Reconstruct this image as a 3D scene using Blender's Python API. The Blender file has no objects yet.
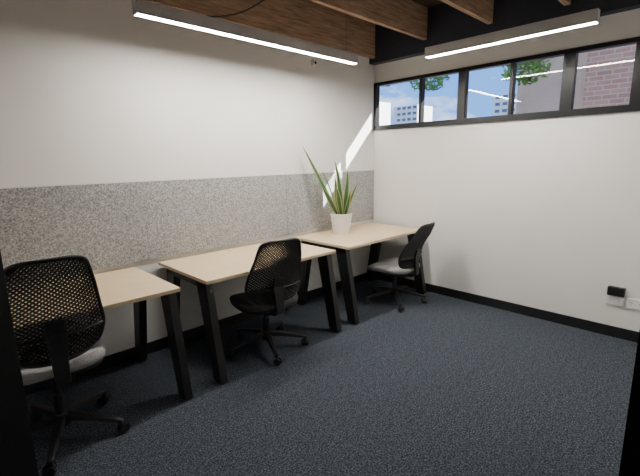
import bpy, bmesh, math, random
from mathutils import Vector, Matrix
random.seed(7)
C = bpy.context
COL = C.scene.collection

# ------------------------------------------------------------------ helpers
def link(o, parent=None):
    COL.objects.link(o)
    if parent is not None:
        o.parent = parent
    return o

def empty(name, loc=(0, 0, 0), rz=0.0):
    e = bpy.data.objects.new(name, None)
    e.empty_display_size = 0.1
    e.location = loc
    e.rotation_euler = (0, 0, rz)
    return link(e)

def mesh_obj(name, verts, faces, mat, parent=None, smooth=False):
    me = bpy.data.meshes.new(name)
    me.from_pydata([tuple(v) for v in verts], [], faces)
    bm = bmesh.new(); bm.from_mesh(me)
    bmesh.ops.recalc_face_normals(bm, faces=bm.faces)
    bm.to_mesh(me); bm.free()
    if mat: me.materials.append(mat)
    if smooth:
        for p in me.polygons: p.use_smooth = True
    return link(bpy.data.objects.new(name, me), parent)

def box(name, lo, hi, mat, parent=None, bevel=0.0, segs=2):
    bm = bmesh.new()
    bmesh.ops.create_cube(bm, size=1.0)
    c = [(a + b) / 2 for a, b in zip(lo, hi)]
    s = [abs(b - a) for a, b in zip(lo, hi)]
    for v in bm.verts:
        v.co = Vector((v.co.x * s[0] + c[0], v.co.y * s[1] + c[1], v.co.z * s[2] + c[2]))
    if bevel > 0:
        bmesh.ops.bevel(bm, geom=bm.edges[:], offset=bevel, segments=segs, affect='EDGES', profile=0.5)
    me = bpy.data.meshes.new(name); bm.to_mesh(me); bm.free()
    me.materials.append(mat)
    return link(bpy.data.objects.new(name, me), parent)

def prism(name, quad_lo, quad_hi, mat, parent=None, bevel=0.0):
    v = list(quad_lo) + list(quad_hi)
    f = [(0, 3, 2, 1), (4, 5, 6, 7), (0, 1, 5, 4), (1, 2, 6, 5), (2, 3, 7, 6), (3, 0, 4, 7)]
    bm = bmesh.new()
    bv = [bm.verts.new(p) for p in v]
    for q in f: bm.faces.new([bv[i] for i in q])
    bmesh.ops.recalc_face_normals(bm, faces=bm.faces)
    if bevel: bmesh.ops.bevel(bm, geom=bm.edges[:], offset=bevel, segments=2, affect='EDGES', profile=0.5)
    me = bpy.data.meshes.new(name); bm.to_mesh(me); bm.free()
    me.materials.append(mat)
    return link(bpy.data.objects.new(name, me), parent)

def lathe(name, prof, mat, parent=None, n=32, loc=(0, 0, 0), axis='z', smooth=True):
    verts, faces = [], []
    for r, z in prof:
        for i in range(n):
            a = 2 * math.pi * i / n
            p = (r * math.cos(a), r * math.sin(a), z)
            if axis == 'x': p = (z, r * math.cos(a), r * math.sin(a))
            if axis == 'y': p = (r * math.cos(a), z, r * math.sin(a))
            verts.append((p[0] + loc[0], p[1] + loc[1], p[2] + loc[2]))
    for k in range(len(prof) - 1):
        for i in range(n):
            j = (i + 1) % n
            faces.append((k * n + i, k * n + j, (k + 1) * n + j, (k + 1) * n + i))
    if prof[0][0] > 1e-5: faces.append(tuple(range(n))[::-1])
    if prof[-1][0] > 1e-5: faces.append(tuple(range((len(prof) - 1) * n, len(prof) * n)))
    o = mesh_obj(name, verts, faces, mat, parent, smooth)
    if smooth:
        m = o.modifiers.new('es', 'EDGE_SPLIT'); m.split_angle = math.radians(35)
    return o

def tube(name, pts, r, mat, parent=None, cyclic=False, radii=None, res=4):
    cu = bpy.data.curves.new(name, 'CURVE'); cu.dimensions = '3D'
    cu.bevel_depth = r; cu.bevel_resolution = res; cu.use_fill_caps = True
    sp = cu.splines.new('POLY'); sp.points.add(len(pts) - 1)
    for i, p in enumerate(pts):
        sp.points[i].co = (*p, 1)
        if radii: sp.points[i].radius = radii[i]
    sp.use_cyclic_u = cyclic
    cu.materials.append(mat)
    return link(bpy.data.objects.new(name, cu), parent)

# ------------------------------------------------------------------ materials
def base_mat(name, col, rough=0.5, metal=0.0, spec=0.5):
    m = bpy.data.materials.new(name); m.use_nodes = True
    b = m.node_tree.nodes['Principled BSDF']
    b.inputs['Base Color'].default_value = (*col, 1)
    b.inputs['Roughness'].default_value = rough
    b.inputs['Metallic'].default_value = metal
    b.inputs['Specular IOR Level'].default_value = spec
    return m

def noise_mat(name, stops, scale=20, detail=4, rough=0.7, stretch=(1, 1, 1), bump=0.0, bscale=None, nrough=0.5, spec=0.3, second=None):
    m = base_mat(name, stops[0][1], rough, 0, spec)
    nt = m.node_tree; N = nt.nodes; L = nt.links
    b = N['Principled BSDF']
    tc = N.new('ShaderNodeTexCoord'); mp = N.new('ShaderNodeMapping'); mp.inputs['Scale'].default_value = stretch
    L.new(tc.outputs['Object'], mp.inputs['Vector'])
    nz = N.new('ShaderNodeTexNoise'); nz.inputs['Scale'].default_value = scale; nz.inputs['Detail'].default_value = detail
    nz.inputs['Roughness'].default_value = nrough
    L.new(mp.outputs[0], nz.inputs['Vector'])
    cr = N.new('ShaderNodeValToRGB'); e = cr.color_ramp.elements
    e[0].position, e[0].color = stops[0][0], (*stops[0][1], 1)
    e[1].position, e[1].color = stops[-1][0], (*stops[-1][1], 1)
    for p, c in stops[1:-1]:
        x = e.new(p); x.color = (*c, 1)
    L.new(nz.outputs['Fac'], cr.inputs['Fac']); out = cr.outputs['Color']
    if second:
        n2 = N.new('ShaderNodeTexNoise'); n2.inputs['Scale'].default_value = second[0]; n2.inputs['Detail'].default_value = 3
        L.new(mp.outputs[0], n2.inputs['Vector'])
        mr = N.new('ShaderNodeMapRange'); mr.inputs['From Min'].default_value = 0.3; mr.inputs['From Max'].default_value = 0.7
        mr.inputs['To Min'].default_value = second[1]; mr.inputs['To Max'].default_value = second[2]
        L.new(n2.outputs['Fac'], mr.inputs['Value'])
        mx = N.new('ShaderNodeVectorMath'); mx.operation = 'SCALE'
        L.new(out, mx.inputs[0]); L.new(mr.outputs[0], mx.inputs['Scale']); out = mx.outputs[0]
    L.new(out, b.inputs['Base Color'])
    if bump:
        bp = N.new('ShaderNodeBump'); bp.inputs['Strength'].default_value = bump; bp.inputs['Distance'].default_value = 0.004
        nb = N.new('ShaderNodeTexNoise'); nb.inputs['Scale'].default_value = bscale or scale; nb.inputs['Detail'].default_value = 2
        L.new(mp.outputs[0], nb.inputs['Vector'])
        L.new(nb.outputs['Fac'], bp.inputs['Height']); L.new(bp.outputs[0], b.inputs['Normal'])
    return m

M_wall = noise_mat('wall_paint', [(0.3, (0.81, 0.80, 0.775)), (0.7, (0.835, 0.825, 0.80))], 3, 3, 0.75, bump=0.05, bscale=180)
M_carpet = noise_mat('carpet', [(0.36, (0.014, 0.018, 0.026)), (0.5, (0.045, 0.056, 0.073)), (0.64, (0.145, 0.165, 0.195))], 115, 3, 0.95,
                     bump=0.7, bscale=160, nrough=0.75, spec=0.1, second=(30, 0.8, 1.2))
M_felt = noise_mat('acoustic_felt', [(0.34, (0.17, 0.173, 0.178)), (0.5, (0.335, 0.34, 0.345)), (0.66, (0.54, 0.545, 0.55))], 95, 3, 0.95,
                   bump=0.3, bscale=200, nrough=0.7, spec=0.1)
M_desk = noise_mat('pale_maple_laminate', [(0.3, (0.68, 0.52, 0.325)), (0.7, (0.78, 0.62, 0.41))], 9, 5, 0.42, stretch=(0.6, 14, 1))
M_deskedge = base_mat('desk_edge_band', (0.76, 0.62, 0.42), 0.45)
M_joist = noise_mat('lvl_timber', [(0.3, (0.20, 0.12, 0.075)), (0.5, (0.38, 0.25, 0.16)), (0.7, (0.54, 0.38, 0.25))], 7, 6, 0.75, stretch=(0.7, 6, 9), nrough=0.65)
M_ply = noise_mat('dark_ceiling_ply', [(0.3, (0.045, 0.030, 0.021)), (0.7, (0.09, 0.062, 0.042))], 5, 5, 0.8, stretch=(1, 6, 1))
M_navy = base_mat('dark_beam_paint', (0.018, 0.022, 0.034), 0.55)
M_black = base_mat('black_powdercoat', (0.010, 0.010, 0.011), 0.42)
M_plas = base_mat('black_plastic', (0.012, 0.012, 0.014), 0.45)
M_skirt = base_mat('black_skirting', (0.012, 0.012, 0.014), 0.5)
M_frame = base_mat('black_aluminium', (0.008, 0.009, 0.011), 0.35)
M_door = base_mat('matt_black_door_frame', (0.004, 0.004, 0.005), 0.7, 0, 0.15)
M_seatL = noise_mat('light_grey_seat_fabric', [(0.35, (0.25, 0.25, 0.25)), (0.65, (0.40, 0.395, 0.39))], 180, 3, 0.95, bump=0.3, bscale=300)
M_seatShade = noise_mat('shaded_grey_seat_fabric', [(0.35, (0.05, 0.05, 0.055)), (0.65, (0.11, 0.11, 0.115))], 180, 3, 0.95, bump=0.3, bscale=300)  # grey seat fabric with the shadow on the middle chair put into its colour
M_alu = base_mat('light_housing', (0.55, 0.55, 0.54), 0.45, 0.2)
M_pot = base_mat('white_ceramic', (0.85, 0.83, 0.79), 0.35)
M_soil = noise_mat('soil', [(0.3, (0.02, 0.013, 0.008)), (0.7, (0.07, 0.045, 0.03))], 60, 4, 0.95, bump=0.8)
M_white = base_mat('white_plastic', (0.90, 0.90, 0.89), 0.35)
M_trimw = base_mat('panel_top_trim', (0.75, 0.74, 0.72), 0.5)

def emis(name, col, s):
    m = bpy.data.materials.new(name); m.use_nodes = True
    nt = m.node_tree; nt.nodes.clear()
    e = nt.nodes.new('ShaderNodeEmission'); o = nt.nodes.new('ShaderNodeOutputMaterial')
    e.inputs[0].default_value = (*col, 1); e.inputs[1].default_value = s
    nt.links.new(e.outputs[0], o.inputs[0]); return m
M_led = emis('led_diffuser', (1.0, 0.94, 0.86), 168)

def glass_mat():
    # two-sided Schlick reflectance (works from inside and outside)
    m = bpy.data.materials.new('window_glass'); m.use_nodes = True
    nt = m.node_tree; nt.nodes.clear(); N = nt.nodes; L = nt.links
    t = N.new('ShaderNodeBsdfTransparent'); t.inputs[0].default_value = (0.96, 0.975, 0.975, 1)
    g = N.new('ShaderNodeBsdfGlossy'); g.inputs['Roughness'].default_value = 0.0
    lw = N.new('ShaderNodeLayerWeight'); lw.inputs['Blend'].default_value = 0.5
    pw = N.new('ShaderNodeMath'); pw.operation = 'POWER'; pw.inputs[1].default_value = 5
    ma = N.new('ShaderNodeMath'); ma.operation = 'MULTIPLY_ADD'; ma.inputs[1].default_value = 0.95; ma.inputs[2].default_value = 0.04
    mx = N.new('ShaderNodeMixShader'); o = N.new('ShaderNodeOutputMaterial')
    L.new(lw.outputs['Facing'], pw.inputs[0]); L.new(pw.outputs[0], ma.inputs[0])
    L.new(ma.outputs[0], mx.inputs[0]); L.new(t.outputs[0], mx.inputs[1]); L.new(g.outputs[0], mx.inputs[2])
    L.new(mx.outputs[0], o.inputs[0]); return m
M_glass = glass_mat()

def brick_mat(name, c1, c2, mortar, scale=1.0):
    m = base_mat(name, c1, 0.9, 0, 0.1)
    nt = m.node_tree; N = nt.nodes; L = nt.links
    tc = N.new('ShaderNodeTexCoord'); sx = N.new('ShaderNodeSeparateXYZ'); cx = N.new('ShaderNodeCombineXYZ')
    L.new(tc.outputs['Object'], sx.inputs[0]); L.new(sx.outputs['Y'], cx.inputs['X']); L.new(sx.outputs['Z'], cx.inputs['Y'])
    b = N.new('ShaderNodeTexBrick'); b.inputs['Scale'].default_value = scale
    b.inputs['Color1'].default_value = (*c1, 1); b.inputs['Color2'].default_value = (*c2, 1); b.inputs['Mortar'].default_value = (*mortar, 1)
    b.inputs['Brick Width'].default_value = 0.24; b.inputs['Row Height'].default_value = 0.086; b.inputs['Mortar Size'].default_value = 0.010
    L.new(cx.outputs[0], b.inputs['Vector']); L.new(b.outputs['Color'], N['Principled BSDF'].inputs['Base Color'])
    return m
M_brick = brick_mat('pink_brick', (0.74, 0.34, 0.22), (0.56, 0.25, 0.16), (0.70, 0.50, 0.38))
M_conc = noise_mat('beige_render', [(0.3, (0.70, 0.43, 0.30)), (0.7, (0.80, 0.52, 0.37))], 2, 4, 0.9)
M_tower = base_mat('tower_cladding', (0.75, 0.75, 0.75), 0.6)
M_towerwin = base_mat('tower_glazing', (0.10, 0.14, 0.20), 0.2)
M_asph = noise_mat('asphalt', [(0.3, (0.06, 0.06, 0.06)), (0.7, (0.12, 0.12, 0.12))], 8, 4, 0.95)
M_leaf = noise_mat('tree_foliage', [(0.35, (0.08, 0.20, 0.03)), (0.65, (0.30, 0.46, 0.09))], 6, 3, 0.6)
M_bark = base_mat('bark', (0.09, 0.06, 0.04), 0.9)

# ------------------------------------------------------------------ room shell
ZT = 2.98
XL, YF = -4.75, -2.95         # left wall, inner face of front wall
wall_left = box('wall_left', (XL - 0.1, -4.75, 0), (XL, 0.1, ZT), M_wall)
wall_back = box('wall_back', (XL, 0.0, 0), (0.10, 0.10, ZT), M_wall)
Z0, Z1 = 1.85, 2.37
YW = -2.95
def multi_box(name, boxes, mat):
    bm = bmesh.new()
    for lo, hi in boxes:
        r = bmesh.ops.create_cube(bm, size=1.0)
        for v in r['verts']:
            v.co = Vector([(v.co[i]) * (hi[i] - lo[i]) + (hi[i] + lo[i]) / 2 for i in range(3)])
    me = bpy.data.meshes.new(name); bm.to_mesh(me); bm.free(); me.materials.append(mat)
    return link(bpy.data.objects.new(name, me))
multi_box('wall_right', [((0, -4.75, 0), (0.10, 0, Z0)), ((0, -4.75, Z1), (0.10, 0, ZT)),
                         ((0, -4.75, Z0), (0.10, YW, Z1))], M_wall)
multi_box('wall_front', [((-2.00, YF - 0.11, 0), (0, YF, ZT)), ((XL, YF - 0.11, 0), (-4.56, YF, ZT)),
                         ((-4.56, YF - 0.11, 2.2), (-2.00, YF, ZT))], M_wall)
box('wall_corridor', (XL, -4.85, 0), (0.10, -4.75, ZT), M_wall)
box('floor', (XL - 0.1, -4.85, -0.1), (0.10, 0.10, 0), M_carpet)
box('ceiling', (XL - 0.1, -4.85, ZT), (0.10, 0.10, ZT + 0.08), M_ply)
multi_box('trim_1', [((-2.03, YF - 0.12, 0), (-1.985, YF + 0.01, 2.2)), ((-4.58, YF - 0.12, 0), (-4.54, YF + 0.01, 2.2)),
                     ((-4.58, YF - 0.12, 2.17), (-1.985, YF + 0.01, 2.22))], M_door)
box('baseboard_back', (XL, -0.014, 0), (-0.014, 0, 0.09), M_skirt)
box('baseboard_right', (-0.014, YF, 0), (0, 0, 0.09), M_skirt)
box('baseboard_left', (XL, YF, 0), (XL + 0.014, -0.014, 0.09), M_skirt)
for i, (y, zb) in enumerate([(-0.04, 2.62), (-0.70, 2.685), (-1.37, 2.685), (-1.99, 2.685), (-2.62, 2.685), (-3.3, 2.685), (-3.95, 2.685)]):
    box('ceiling_joist', (XL, y - 0.045, zb), (-0.10, y, ZT), M_joist)
box('ceiling_steel_beam', (-0.10, -4.75, 2.57), (0, 0, ZT), M_navy)

# ------------------------------------------------------------------ window
win = empty('window_1', (0, 0, 0))
fx0, fx1 = -0.012, 0.06
box('frame_bottom', (fx0, YW, Z0), (fx1, 0, Z0 + 0.035), M_frame, win)
box('frame_top', (fx0, YW, Z1 - 0.035), (fx1, 0, Z1), M_frame, win)
box('frame_left', (fx0, -0.035, Z0), (fx1, 0, Z1), M_frame, win)
box('frame_right', (fx0, YW, Z0), (fx1, YW + 0.04, Z1), M_frame, win)
for k, (y, w) in enumerate([(-0.63, .03), (-1.10, .08), (-1.58, .03), (-2.04, .09), (-2.52, .08)]):
    box('mullion_%d' % k, (fx0 + 0.004, y - w / 2, Z0 + 0.02), (fx1, y + w / 2, Z1 - 0.02), M_frame, win)
box('glass', (0.028, YW + 0.02, Z0 + 0.01), (0.029, -0.01, Z1 - 0.01), M_glass, win)
box('sill', (-0.02, YW, Z0 - 0.02), (0.0, 0, Z0), M_frame, win)

# ------------------------------------------------------------------ acoustic panels
ap = empty('acoustic_pinboard', (0, 0, 0))
for k, (a, b) in enumerate([(XL + 0.002, -4.203), (-4.198, -2.803), (-2.803, -1.402), (-1.398, -0.006)]):
    box('panel_%d' % k, (a, -0.014, 0.76), (b, -0.0005, 1.362), M_felt, ap, 0.0015, 1)
box('top_trim', (XL + 0.002, -0.016, 1.362), (-0.004, -0.0005, 1.370), M_trimw, ap)

# ------------------------------------------------------------------ desks
def desk(x0, x1):
    w = x1 - x0; e = empty('office_desk', ((x0 + x1) / 2, -0.395, 0))
    h = w / 2; D = 0.375; T = 0.73
    box('top', (-h, -D, T - 0.025), (h, D, T), M_desk, e, 0.002, 1)
    box('edge_band', (-h - 0.0008, -D - 0.0008, T - 0.024), (h + 0.0008, D + 0.0008, T - 0.002), M_deskedge, e)
    zt = T - 0.026
    for s, nm in ((-1, 'left'), (1, 'right')):
        xo = s * (h - 0.012); xi = s * (h - 0.067)
        xa, xb = min(xo, xi), max(xo, xi)
        for t, n2 in ((-1, 'front'), (1, 'back')):
            yt, yb = t * 0.265, t * 0.405
            if t > 0: yb = 0.33; yt = 0.20
            wt, wb = 0.065, 0.050
            lo = [(xa, yb - wb, 0.012), (xb, yb - wb, 0.012), (xb, yb + wb, 0.012), (xa, yb + wb, 0.012)]
            hi = [(xa, yt - wt, zt), (xb, yt - wt, zt), (xb, yt + wt, zt), (xa, yt + wt, zt)]
            prism('leg_%s_%s' % (nm, n2), lo, hi, M_black, e, 0.004)
            box('foot_%s_%s' % (nm, n2), (xa + .008, yb - .03, 0), (xb - .008, yb + .03, 0.013), M_plas, e)
        box('side_rail_' + nm, (xa, -0.33, zt - 0.045), (xb, 0.27, zt), M_black, e, 0.003)
    for y in (-0.2, 0.2):
        box('beam', (-h + 0.04, y - 0.02, zt - 0.04), (h - 0.04, y + 0.02, zt - 0.001), M_black, e)
    lathe('cable_grommet', [(0.03, T + .0002), (0.03, T + 0.003), (0.022, T + 0.004), (0.0, T + 0.0035)], M_deskedge, e, 24, (0.0, 0.31, 0))
    return e
desk(-4.18, -2.92); desk(-2.74, -1.50); desk(-1.335, -0.09)

# ------------------------------------------------------------------ chairs
def chair(x, y, face_deg, star_deg, seat_z, seatmat, lean=0.0, H=0.50, zo=0.035):
    """local frame: sitter faces +Y"""
    rz = math.radians(face_deg - 90)
    e = empty('office_chair', (x, y, 0), rz)
    R = 0.315
    lathe('hub', [(0.0, 0.075), (0.035, 0.075), (0.04, 0.09), (0.036, 0.135), (0.028, 0.15), (0.0, 0.15)], M_plas, e)
    for k in range(5):
        a = math.radians(star_deg + 72 * k) - rz
        d = Vector((math.cos(a), math.sin(a), 0)); n = Vector((-d.y, d.x, 0))
        secs = [(0.025, 0.128, 0.030, 0.030), (0.12, 0.118, 0.025, 0.026), (0.22, 0.100, 0.021, 0.02), (R + 0.015, 0.078, 0.017, 0.013)]
        V = []; F = []
        for (r, z, w, hh) in secs:
            p = d * r + Vector((0, 0, z))
            V += [p - n * w - Vector((0, 0, hh * .6)), p + n * w - Vector((0, 0, hh * .6)), p + n * w * .75 + Vector((0, 0, hh * .5)), p - n * w * .75 + Vector((0, 0, hh * .5))]
        for q in range(3):
            for j in range(4):
                F.append((q * 4 + j, q * 4 + (j + 1) % 4, q * 4 + 4 + (j + 1) % 4, q * 4 + 4 + j))
        F += [(0, 1, 2, 3), (12, 13, 14, 15)]
        o = mesh_obj('star_arm_%d' % k, V, F, M_plas, e)
        bv = o.modifiers.new('b', 'BEVEL'); bv.width = 0.005; bv.segments = 2
        c = d * R
        ca = a + 0.9 + k
        wd = Vector((math.cos(ca), math.sin(ca), 0)); wn = Vector((-wd.y, wd.x, 0))
        cc = c + wd * 0.012
        bm = bmesh.new()
        for s in (-1, 1):
            mt = Matrix.Translation(cc + wn * s * 0.015 + Vector((0, 0, 0.028))) @ wn.to_track_quat('Z', 'Y').to_matrix().to_4x4()
            bmesh.ops.create_cone(bm, cap_ends=True, segments=24, radius1=0.028, radius2=0.028, depth=0.018, matrix=mt)
        mt = Matrix.Translation(cc + Vector((0, 0, 0.030))) @ wn.to_track_quat('Z', 'Y').to_matrix().to_4x4()
        bmesh.ops.create_cone(bm, cap_ends=True, segments=16, radius1=0.015, radius2=0.015, depth=0.03, matrix=mt)
        mt = Matrix.Translation(c + Vector((0, 0, 0.058)))
        bmesh.ops.create_cone(bm, cap_ends=True, segments=16, radius1=0.012, radius2=0.012, depth=0.04, matrix=mt)
        bmesh.ops.bevel(bm, geom=[ed for ed in bm.edges if ed.calc_face_angle(0) > 1.0], offset=0.003, segments=2, affect='EDGES')
        me = bpy.data.meshes.new('castor_%d' % k); bm.to_mesh(me); bm.free(); me.materials.append(M_plas)
        link(bpy.data.objects.new('castor_%d' % k, me), e)
    zs = seat_z
    lathe('gas_column', [(0.0, 0.14), (0.026, 0.14), (0.026, 0.26), (0.016, 0.262), (0.016, zs - 0.09), (0.0, zs - 0.09)], M_plas, e)
    box('tilt_mechanism', (-0.07, -0.15, zs - 0.105), (0.07, 0.10, zs - 0.055), M_plas, e, 0.012)
    tube('height_lever', [(0.05, 0.03, zs - 0.08), (0.18, 0.03, zs - 0.08), (0.23, 0.04, zs - 0.075)], 0.006, M_plas, e)
    def seat_mesh(name, mat, rings):
        n = 48; V = []; F = []
        for (sc, z, drop) in rings:
            for i in range(n):
                a = 2 * math.pi * i / n
                ca, sa = math.cos(a), math.sin(a); p = 2 / 3.6
                px = 0.245 * math.copysign(abs(ca) ** p, ca); py = 0.235 * math.copysign(abs(sa) ** p, sa)
                px *= 1.0 - 0.06 * (1 if py < 0 else 0) * (abs(py) / .235)
                zz = zs + z - drop * max(0, (py / .235)) ** 3 * 0.03
                V.append((px * sc, py * sc + 0.01, zz))
        for k in range(len(rings) - 1):
            for i in range(n):
                j = (i + 1) % n
                F.append((k * n + i, k * n + j, (k + 1) * n + j, (k + 1) * n + i))
        F.append(tuple(range(n))[::-1]); F.append(tuple(range((len(rings) - 1) * n, len(rings) * n)))
        return mesh_obj(name, V, F, mat, e, True)
    seat_mesh('seat_pan', M_plas, [(0.80, -0.062, 0.5), (0.95, -0.055, 1), (0.99, -0.035, 1), (0.985, -0.028, 1)])
    seat_mesh('seat_cushion', seatmat, [(0.97, -0.030, 1), (1.0, -0.022, 1), (1.015, -0.005, 1), (0.995, 0.012, 1), (0.94, 0.022, 1), (0.8, 0.026, .8), (0.5, 0.022, .4), (0.2, 0.019, 0)])
    zb = zs + zo
    def W(t):
        if t < 0.28: w = 0.190 + (0.232 - 0.190) * math.sin(t / 0.28 * math.pi / 2)
        else: w = 0.232 - (0.232 - 0.158) * ((t - 0.28) / 0.72) ** 1.15
        q = abs(2 * t - 1)
        return w * (1 - 0.08 * q ** 24)
    def P(s, t, off=0.0):
        w = W(t); xx = w * s
        yy = -0.225 + 0.055 * s * s * (1 - 0.4 * t) - (0.10 + lean) * t ** 1.3 + 0.030 * math.sin(math.pi * min(1, t * 1.4)) + off
        zz = zb + H * t - 0.016 * (abs(s) ** 5) * (t ** 6) + 0.03 * (abs(s) ** 3.5) * ((1 - t) ** 6)
        return (xx, yy, zz)
    NI, NJ = 32, 48
    V = []; idx = {}; F = []
    for i in range(NI + 1):
        for j in range(NJ + 1):
            if (i + j) % 2 == 0:
                idx[(i, j)] = len(V); V.append(P(2 * i / NI - 1, j / NJ))
    for i in range(NI + 1):
        for j in range(NJ + 1):
            if (i + j) % 2 == 1:
                ring = [idx[q] for q in ((i - 1, j), (i, j - 1), (i + 1, j), (i, j + 1)) if q in idx]
                if len(ring) >= 3: F.append(tuple(ring))
    me = bpy.data.meshes.new('back_mesh'); me.from_pydata(V, [], F); me.materials.append(M_plas)
    o = link(bpy.data.objects.new('back_mesh', me), e)
    wf = o.modifiers.new('w', 'WIREFRAME'); wf.thickness = 0.0155; wf.use_even_offset = False; wf.use_boundary = True; wf.use_replace = True
    border = [P(-1 + 2 * k / 24, 0) for k in range(24)] + [P(1, k / 30) for k in range(30)] + [P(1 - 2 * k / 24, 1) for k in range(24)] + [P(-1, 1 - k / 30) for k in range(30)]
    tube('back_rim', border, 0.010, M_plas, e, cyclic=True)
    def bar(name, pts, w, th):
        V = []; F = []
        for i, p in enumerate(pts):
            p = Vector(p); a = Vector(pts[max(0, i - 1)]); b = Vector(pts[min(len(pts) - 1, i + 1)])
            t = (b - a).normalized(); nn = Vector((1, 0, 0)).cross(t)
            ww = w[i] if isinstance(w, list) else w
            for sx, sn in ((-1, -1), (1, -1), (1, 1), (-1, 1)):
                V.append(p + Vector((sx * ww / 2, 0, 0)) + nn * sn * th / 2)
        for q in range(len(pts) - 1):
            for j in range(4): F.append((q * 4 + j, q * 4 + (j + 1) % 4, q * 4 + 4 + (j + 1) % 4, q * 4 + 4 + j))
        m = len(pts) * 4; F += [(0, 1, 2, 3), (m - 4, m - 3, m - 2, m - 1)]
        o = mesh_obj(name, V, F, M_plas, e)
        bv = o.modifiers.new('b', 'BEVEL'); bv.width = 0.006; bv.segments = 2
    yb = P(0, 0.1)[1] - 0.022
    bar('spine', [(0, -0.10, zs - 0.085), (0, -0.20, zs - 0.080), (0, -0.255, zs - 0.055), (0, yb - 0.01, zs - 0.01), (0, yb - 0.004, zs + 0.07), (0, P(0, .28)[1] - .02, zb + H * .28), (0, P(0, .42)[1] - .018, zb + H * .42)],
        [0.07, 0.07, 0.07, 0.07, 0.075, 0.095, 0.085], 0.022)
    cr = [P(s, 0.24, -0.012) for s in (-0.95, -0.6, -0.3, 0, 0.3, 0.6, 0.95)]
    tube('lumbar_brace', cr, 0.010, M_plas, e)
    return e
chair(-3.62, -0.66, 88, 320, 0.49, M_seatL, H=0.535, zo=0.05)
chair(-2.15, -0.60, 80, 246, 0.43, M_seatShade, H=0.50, zo=0.01)
chair(-0.54, -0.72, 96, 226, 0.40, M_seatL, 0.06, H=0.46, zo=0.01)

# ------------------------------------------------------------------ plant
pl = empty('potted_snake_plant', (-0.86, -0.25, 0.73))
lathe('pot', [(0.0, 0.0), (0.082, 0.0), (0.086, 0.004), (0.094, 0.06), (0.096, 0.062), (0.094, 0.065), (0.106, 0.14), (0.108, 0.142), (0.106, 0.145),
              (0.113, 0.198), (0.117, 0.20), (0.117, 0.212), (0.107, 0.214), (0.105, 0.19), (0.0, 0.19)], M_pot, pl, 40)
lathe('soil', [(0.104, 0.188), (0.104, 0.193), (0.0, 0.199)], M_soil, pl, 32)
def leafmat():
    m = base_mat('snake_plant_leaf', (0.05, 0.12, 0.04), 0.4)
    nt = m.node_tree; N = nt.nodes; L = nt.links; b = N['Principled BSDF']
    uv = N.new('ShaderNodeUVMap'); sp = N.new('ShaderNodeSeparateXYZ'); L.new(uv.outputs[0], sp.inputs[0])
    cr = N.new('ShaderNodeValToRGB'); e = cr.color_ramp.elements
    e[0].position = 0.0; e[0].color = (0.36, 0.40, 0.15, 1); e[1].position = 1; e[1].color = (0.36, 0.40, 0.15, 1)
    for p, c in ((0.12, (0.34, 0.38, 0.14)), (0.18, (0.045, 0.11, 0.04)), (0.82, (0.045, 0.11, 0.04)), (0.88, (0.34, 0.38, 0.14))):
        x = e.new(p); x.color = (*c, 1)
    L.new(sp.outputs['X'], cr.inputs[0])
    wv = N.new('ShaderNodeTexNoise'); wv.inputs['Scale'].default_value = 6; mp = N.new('ShaderNodeMapping'); mp.inputs['Scale'].default_value = (1, 5, 1)
    L.new(uv.outputs[0], mp.inputs[0]); L.new(mp.outputs[0], wv.inputs['Vector'])
    mr = N.new('ShaderNodeMapRange'); mr.inputs['To Min'].default_value = 0.4; mr.inputs['To Max'].default_value = 1.7
    L.new(wv.outputs['Fac'], mr.inputs['Value'])
    sc = N.new('ShaderNodeVectorMath'); sc.operation = 'SCALE'; L.new(cr.outputs[0], sc.inputs[0]); L.new(mr.outputs[0], sc.inputs['Scale'])
    L.new(sc.outputs[0], b.inputs['Base Color']); return m
M_sl = leafmat()
def leaf(k, base, tip, w, bend, ang):
    base = Vector(base); tip = Vector(tip); n = 18
    me = bpy.data.meshes.new('leaf_%d' % k); V = []; F = []; UV = []
    ax = tip - base; mid = base + ax * 0.5 + Vector(bend)
    for i in range(n + 1):
        t = i / n
        p = base * (1 - t) ** 2 + mid * 2 * t * (1 - t) + tip * t ** 2
        ww = w * (0.45 + 0.55 * math.sin(min(1, t * 1.9) * math.pi / 2)) * (1 - t ** 4) ** 0.8
        a = ang + t * 0.9
        side = Vector((math.cos(a), math.sin(a), 0)); side = (side - ax.normalized() * side.dot(ax.normalized())).normalized()
        nn = side.cross(ax.normalized())
        for s in (-1, -0.5, 0, 0.5, 1):
            V.append(p + side * s * ww / 2 + nn * (s * s) * ww * 0.18)
            UV.append(((s + 1) / 2, t * 3))
    for i in range(n):
        for j in range(4): F.append((i * 5 + j, i * 5 + j + 1, i * 5 + 6 + j, i * 5 + 5 + j))
    me.from_pydata([tuple(v) for v in V], [], F); ul = me.uv_layers.new()
    for lp in me.loops: ul.data[lp.index].uv = UV[lp.vertex_index]
    for p in me.polygons: p.use_smooth = True
    me.materials.append(M_sl)
    o = link(bpy.data.objects.new('leaf_%d' % k, me), pl)
    so = o.modifiers.new('s', 'SOLIDIFY'); so.thickness = 0.003
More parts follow.
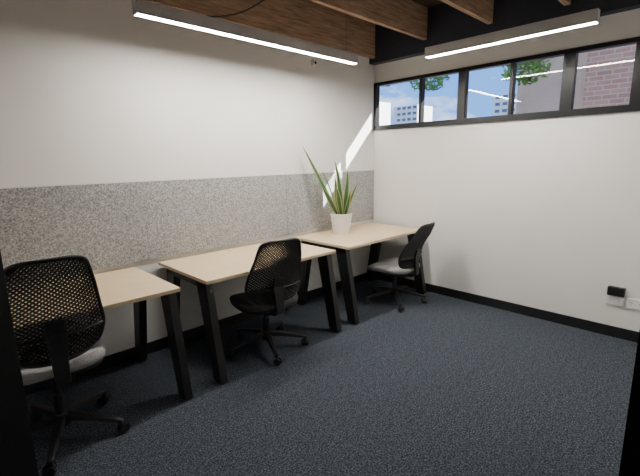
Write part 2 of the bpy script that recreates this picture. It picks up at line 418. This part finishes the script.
LV = [((-0.03, 0.02, .19), (-0.35, 0.20, 0.91), 0.05, (-.03, -.02, .02), -0.6),
      ((-0.01, 0.03, .19), (-0.15, 0.12, 0.66), 0.055, (0.02, 0, 0), 0.3),
      ((0.0, -0.01, .19), (-0.06, 0.03, 0.76), 0.06, (.03, 0, 0), -0.7),
      ((0.04, 0.0, .19), (0.07, -0.03, 0.66), 0.06, (.02, 0, 0), -0.9),
      ((0.04, -0.03, .19), (0.20, -0.08, 0.56), 0.05, (-.03, 0, .03), -0.4),
      ((-0.03, -0.03, .19), (-0.14, -0.06, 0.50), 0.055, (0, 0, .02), -0.9),
      ((0.0, -0.05, .19), (0.02, -0.11, 0.46), 0.055, (0, -.01, 0), -0.6),
      ((-0.05, 0.0, .19), (-0.23, 0.05, 0.50), 0.05, (-.01, 0, .03), -1.0),
      ((0.01, 0.04, .19), (0.09, 0.08, 0.56), 0.055, (0, 0.0, 0), -0.2),
      ((0.05, 0.02, .19), (0.16, 0.03, 0.42), 0.05, (0, 0.0, 0.02), -0.5),
      ((-0.02, 0.0, .19), (-0.09, 0.0, 0.60), 0.055, (-0.03, 0.0, 0.0), -0.8)]
for k, a in enumerate(LV): leaf(k, *a)

# ------------------------------------------------------------------ pendant lights
def pendant(x, y, length, along, zb=2.35):
    rz = 0 if along == 'x' else math.pi / 2
    e = empty('linear_pendant_light', (x, y, 0), rz)
    h = length / 2; w = 0.03
    box('housing_top', (-h, -w, zb + 0.070), (h, w, zb + 0.078), M_alu, e)
    box('housing_side_a', (-h, -w, zb), (h, -w + 0.004, zb + 0.072), M_alu, e)
    box('housing_side_b', (-h, w - 0.004, zb), (h, w, zb + 0.072), M_alu, e)
    for s in (-1, 1):
        box('end_cap', (s * h - 0.003, -w, zb), (s * h + 0.003, w, zb + 0.078), M_alu, e)
    box('diffuser', (-h + 0.004, -w + 0.0045, zb + 0.001), (h - 0.004, w - 0.0045, zb + 0.009), M_led, e)
    for s in (-1, 1):
        tube('suspension_wire', [(s * (h - 0.12), 0, zb + 0.078), (s * (h - 0.12), 0, ZT)], 0.0015, M_black, e)
    return e
pendant(-1.985, -0.57, 1.95, 'x')
pendant(-0.735, -1.76, 1.24, 'y', 2.345)
tube('power_cable', [(-2.55 + 0.55 * t, -0.57 - 0.1 * t, 2.428 + 0.25 * t - 0.06 * math.sin(math.pi * t)) for t in [i / 12 for i in range(13)]] + [(-2.0, -0.68, ZT - .02)], 0.005, M_black)

# ------------------------------------------------------------------ sensor, sockets
se = empty('wall_sensor', (-0.99, 0, 2.455))
lathe('sensor_body', [(0.0, -0.035), (0.022, -0.032), (0.034, -0.015), (0.036, 0.0)], M_white, se, 24, axis='y')
lathe('sensor_lens', [(0.0, -0.040), (0.012, -0.037), (0.016, -0.032)], M_black, se, 16, axis='y')
so = empty('power_outlet', (0, -2.56, 0.32))
for k, y in enumerate((0.01, -0.13)):
    box('plate_%d' % k, (-0.014, y - 0.062, -0.042), (-0.0005, y + 0.062, 0.038), M_white, so, 0.003)
    for j in (-1, 1):
        for dz, dy in ((0.008, -0.006), (0.008, 0.006), (-0.006, 0)):
            box('pin_hole', (-0.0148, y + j * 0.03 + dy - 0.0015, dz - 0.010), (-0.0138, y + j * 0.03 + dy + 0.0015, dz - 0.002), M_black, so)
        box('switch', (-0.017, y + j * 0.03 - 0.005, 0.016), (-0.0135, y + j * 0.03 + 0.005, 0.028), M_white, so, 0.001)
box('plug_pack', (-0.045, -0.055, 0.042), (-0.0005, 0.065, 0.115), M_black, so, 0.006)

# ------------------------------------------------------------------ open glazed door leaf
hx, hy = -4.50, -2.93; ex, ey = -3.935, -2.27
dl = empty('door_1', (hx, hy, 0), math.atan2(ey - hy, ex - hx))
Lw = math.hypot(ex - hx, ey - hy)
box('stile_hinge', (0, -0.02, 0.01), (0.09, 0.02, 2.14), M_door, dl, 0.002)
box('stile_lock', (Lw - 0.09, -0.02, 0.01), (Lw, 0.02, 2.14), M_door, dl, 0.002)
box('rail_top', (0.09, -0.02, 2.05), (Lw - 0.09, 0.02, 2.14), M_door, dl)
box('rail_bottom', (0.09, -0.02, 0.01), (Lw - 0.09, 0.02, 0.16), M_door, dl)
box('glass', (0.09, -0.003, 0.16), (Lw - 0.09, 0.003, 2.05), M_glass, dl)
tube('handle', [(Lw - 0.045, 0.02, 1.02), (Lw - 0.045, 0.055, 1.02), (Lw - 0.17, 0.055, 1.02)], 0.009, M_door, dl)

# ------------------------------------------------------------------ exterior
box('exterior_ground', (0.10, -60, -0.6), (90, 60, -0.5), M_asph)
box('sun_trim_eave', (0.10, -4.9, 2.47), (0.385, 0.6, 2.60), M_navy)  # unseen overhang, added to cut the sunlight down to a narrow streak
bb = empty('brick_building', (5.2, 0, 0))
box('facade', (0, -7.7, -0.5), (6, -0.9, 6.2), M_brick, bb)
box('sun_blocker', (0.0, -14.0, -0.5), (0.8, -7.7, 15), M_brick, bb)  # unseen mass, added to keep the sun off the farther window panes
box('rendered_bay', (0.1, -0.9, -0.5), (6, 0.35, 5.4), M_conc, bb)
for y in (-3.6, -5.0, -6.6):
    box('window_frame', (-0.06, y - 0.5, 3.9), (0.02, y + 0.5, 5.2), M_frame, bb)
    box('window_frame', (-0.06, y - 0.5, 1.2), (0.02, y + 0.5, 2.4), M_frame, bb)
for k, (x, y, w, h) in enumerate([(60, 40, 5, 11), (60, 22, 4.5, 11), (62, 52, 6, 13)]):
    t = empty('apartment_tower', (x, y, -0.5))
    box('shaft', (0, -w / 2, 0), (w, w / 2, h), M_tower, t)
    nf = int(h / 1.0)
    for f in range(nf):
        for q in range(int(w / 1.1)):
            yy = -w / 2 + .55 + q * 1.1
            box('glazing', (-0.05, yy - .35, f * 1.0 + .4), (0.01, yy + .35, f * 1.0 + .85), M_towerwin, t)
tr = empty('street_tree', (3.6, 0.9, -0.5))
tube('trunk', [(0, 3.6, 0), (0.05, 3.4, 2.4), (0.0, 2.2, 4.6)], 0.07, M_bark, tr, radii=[1.2, 1, .6])
CL = [((0, 0.6, 5.0), (0.75, 2.4, 0.85), 3200), ((-0.1, 0.50, 3.50), (0.3, 0.42, 0.22), 340), ((-0.1, -1.32, 3.42), (0.3, 0.38, 0.25), 380),
      ((0, 0.6, 3.9), (0.3, 0.6, 0.3), 300), ((-.1, -1.1, 3.85), (.3, .6, .3), 320), ((0, 1.7, 3.75), (0.3, 0.3, 0.22), 200)]
for k, (c, r, n) in enumerate(CL[1:]):
    tube('branch_%d' % k, [(0.0, 2.2, 4.6), (c[0] * .5, (1.8 + c[1]) / 2, 4.55), c], 0.02, M_bark, tr, radii=[1, .7, .3])
V = []; F = []
for (cc, rr, n) in CL:
    for k in range(n):
        th = random.uniform(0, 2 * math.pi); u = random.uniform(-1, 1); r = random.uniform(0.2, 1) ** 0.4
        q0 = math.sqrt(1 - u * u)
        c = Vector((cc[0] + rr[0] * r * math.cos(th) * q0, cc[1] + rr[1] * r * math.sin(th) * q0, cc[2] + rr[2] * u * r))
        d = Vector((random.gauss(0, 1), random.gauss(0, 1), random.gauss(0, 1))).normalized()
        s = d.orthogonal().normalized() * 0.03; q = d * 0.06; b = len(V)
        V += [c - q, c + s, c + q, c - s]; F.append((b, b + 1, b + 2, b + 3))
me = bpy.data.meshes.new('foliage'); me.from_pydata([tuple(v) for v in V], [], F); me.materials.append(M_leaf)
link(bpy.data.objects.new('foliage', me), tr)

# ------------------------------------------------------------------ sun & sky
sd = bpy.data.lights.new('sun', 'SUN'); sd.energy = 45.0; sd.angle = 0.004; sd.color = (1.0, 0.96, 0.90)
sun = link(bpy.data.objects.new('sun', sd))
sun.rotation_euler = Vector((-1, 1.1, -1.02)).to_track_quat('-Z', 'Y').to_euler()
sun.location = (6, -6, 8)
w = bpy.data.worlds.new('sky'); C.scene.world = w; w.use_nodes = True
nt = w.node_tree; N = nt.nodes; L = nt.links; bg = N['Background']
tc = N.new('ShaderNodeTexCoord'); nz = N.new('ShaderNodeTexNoise'); nz.inputs['Scale'].default_value = 5; nz.inputs['Detail'].default_value = 7; nz.inputs['Roughness'].default_value = 0.6
mp = N.new('ShaderNodeMapping'); mp.inputs['Scale'].default_value = (1, 1, 2.6); L.new(tc.outputs['Generated'], mp.inputs[0]); L.new(mp.outputs[0], nz.inputs['Vector'])
cr = N.new('ShaderNodeValToRGB'); e = cr.color_ramp.elements
e[0].position = 0.48; e[0].color = (0.12, 0.32, 0.80, 1); e[1].position = 0.66; e[1].color = (0.85, 0.90, 1.0, 1)
L.new(nz.outputs['Fac'], cr.inputs[0]); L.new(cr.outputs[0], bg.inputs[0]); bg.inputs[1].default_value = 2.6

# ------------------------------------------------------------------ camera
f, yaw, pi_, ro = 406.5, math.radians(45.63), math.radians(11.05), math.radians(-0.89)
Hh = Vector((math.cos(yaw), math.sin(yaw), 0)); Rr = Vector((math.sin(yaw), -math.cos(yaw), 0)); Kk = Vector((0, 0, 1))
Ff = Hh * math.cos(pi_) - Kk * math.sin(pi_); Uu = Hh * math.sin(pi_) + Kk * math.cos(pi_)
R2 = Rr * math.cos(ro) + Uu * math.sin(ro); U2 = Uu * math.cos(ro) - Rr * math.sin(ro)
cam = bpy.data.cameras.new('camera'); cam.sensor_width = 36; cam.lens = f * 36 / 640; cam.clip_start = 0.02; cam.clip_end = 300
co = link(bpy.data.objects.new('camera', cam))
co.matrix_world = Matrix(((R2.x, U2.x, -Ff.x, -4.004), (R2.y, U2.y, -Ff.y, -3.138), (R2.z, U2.z, -Ff.z, 1.512), (0, 0, 0, 1)))
C.scene.camera = co
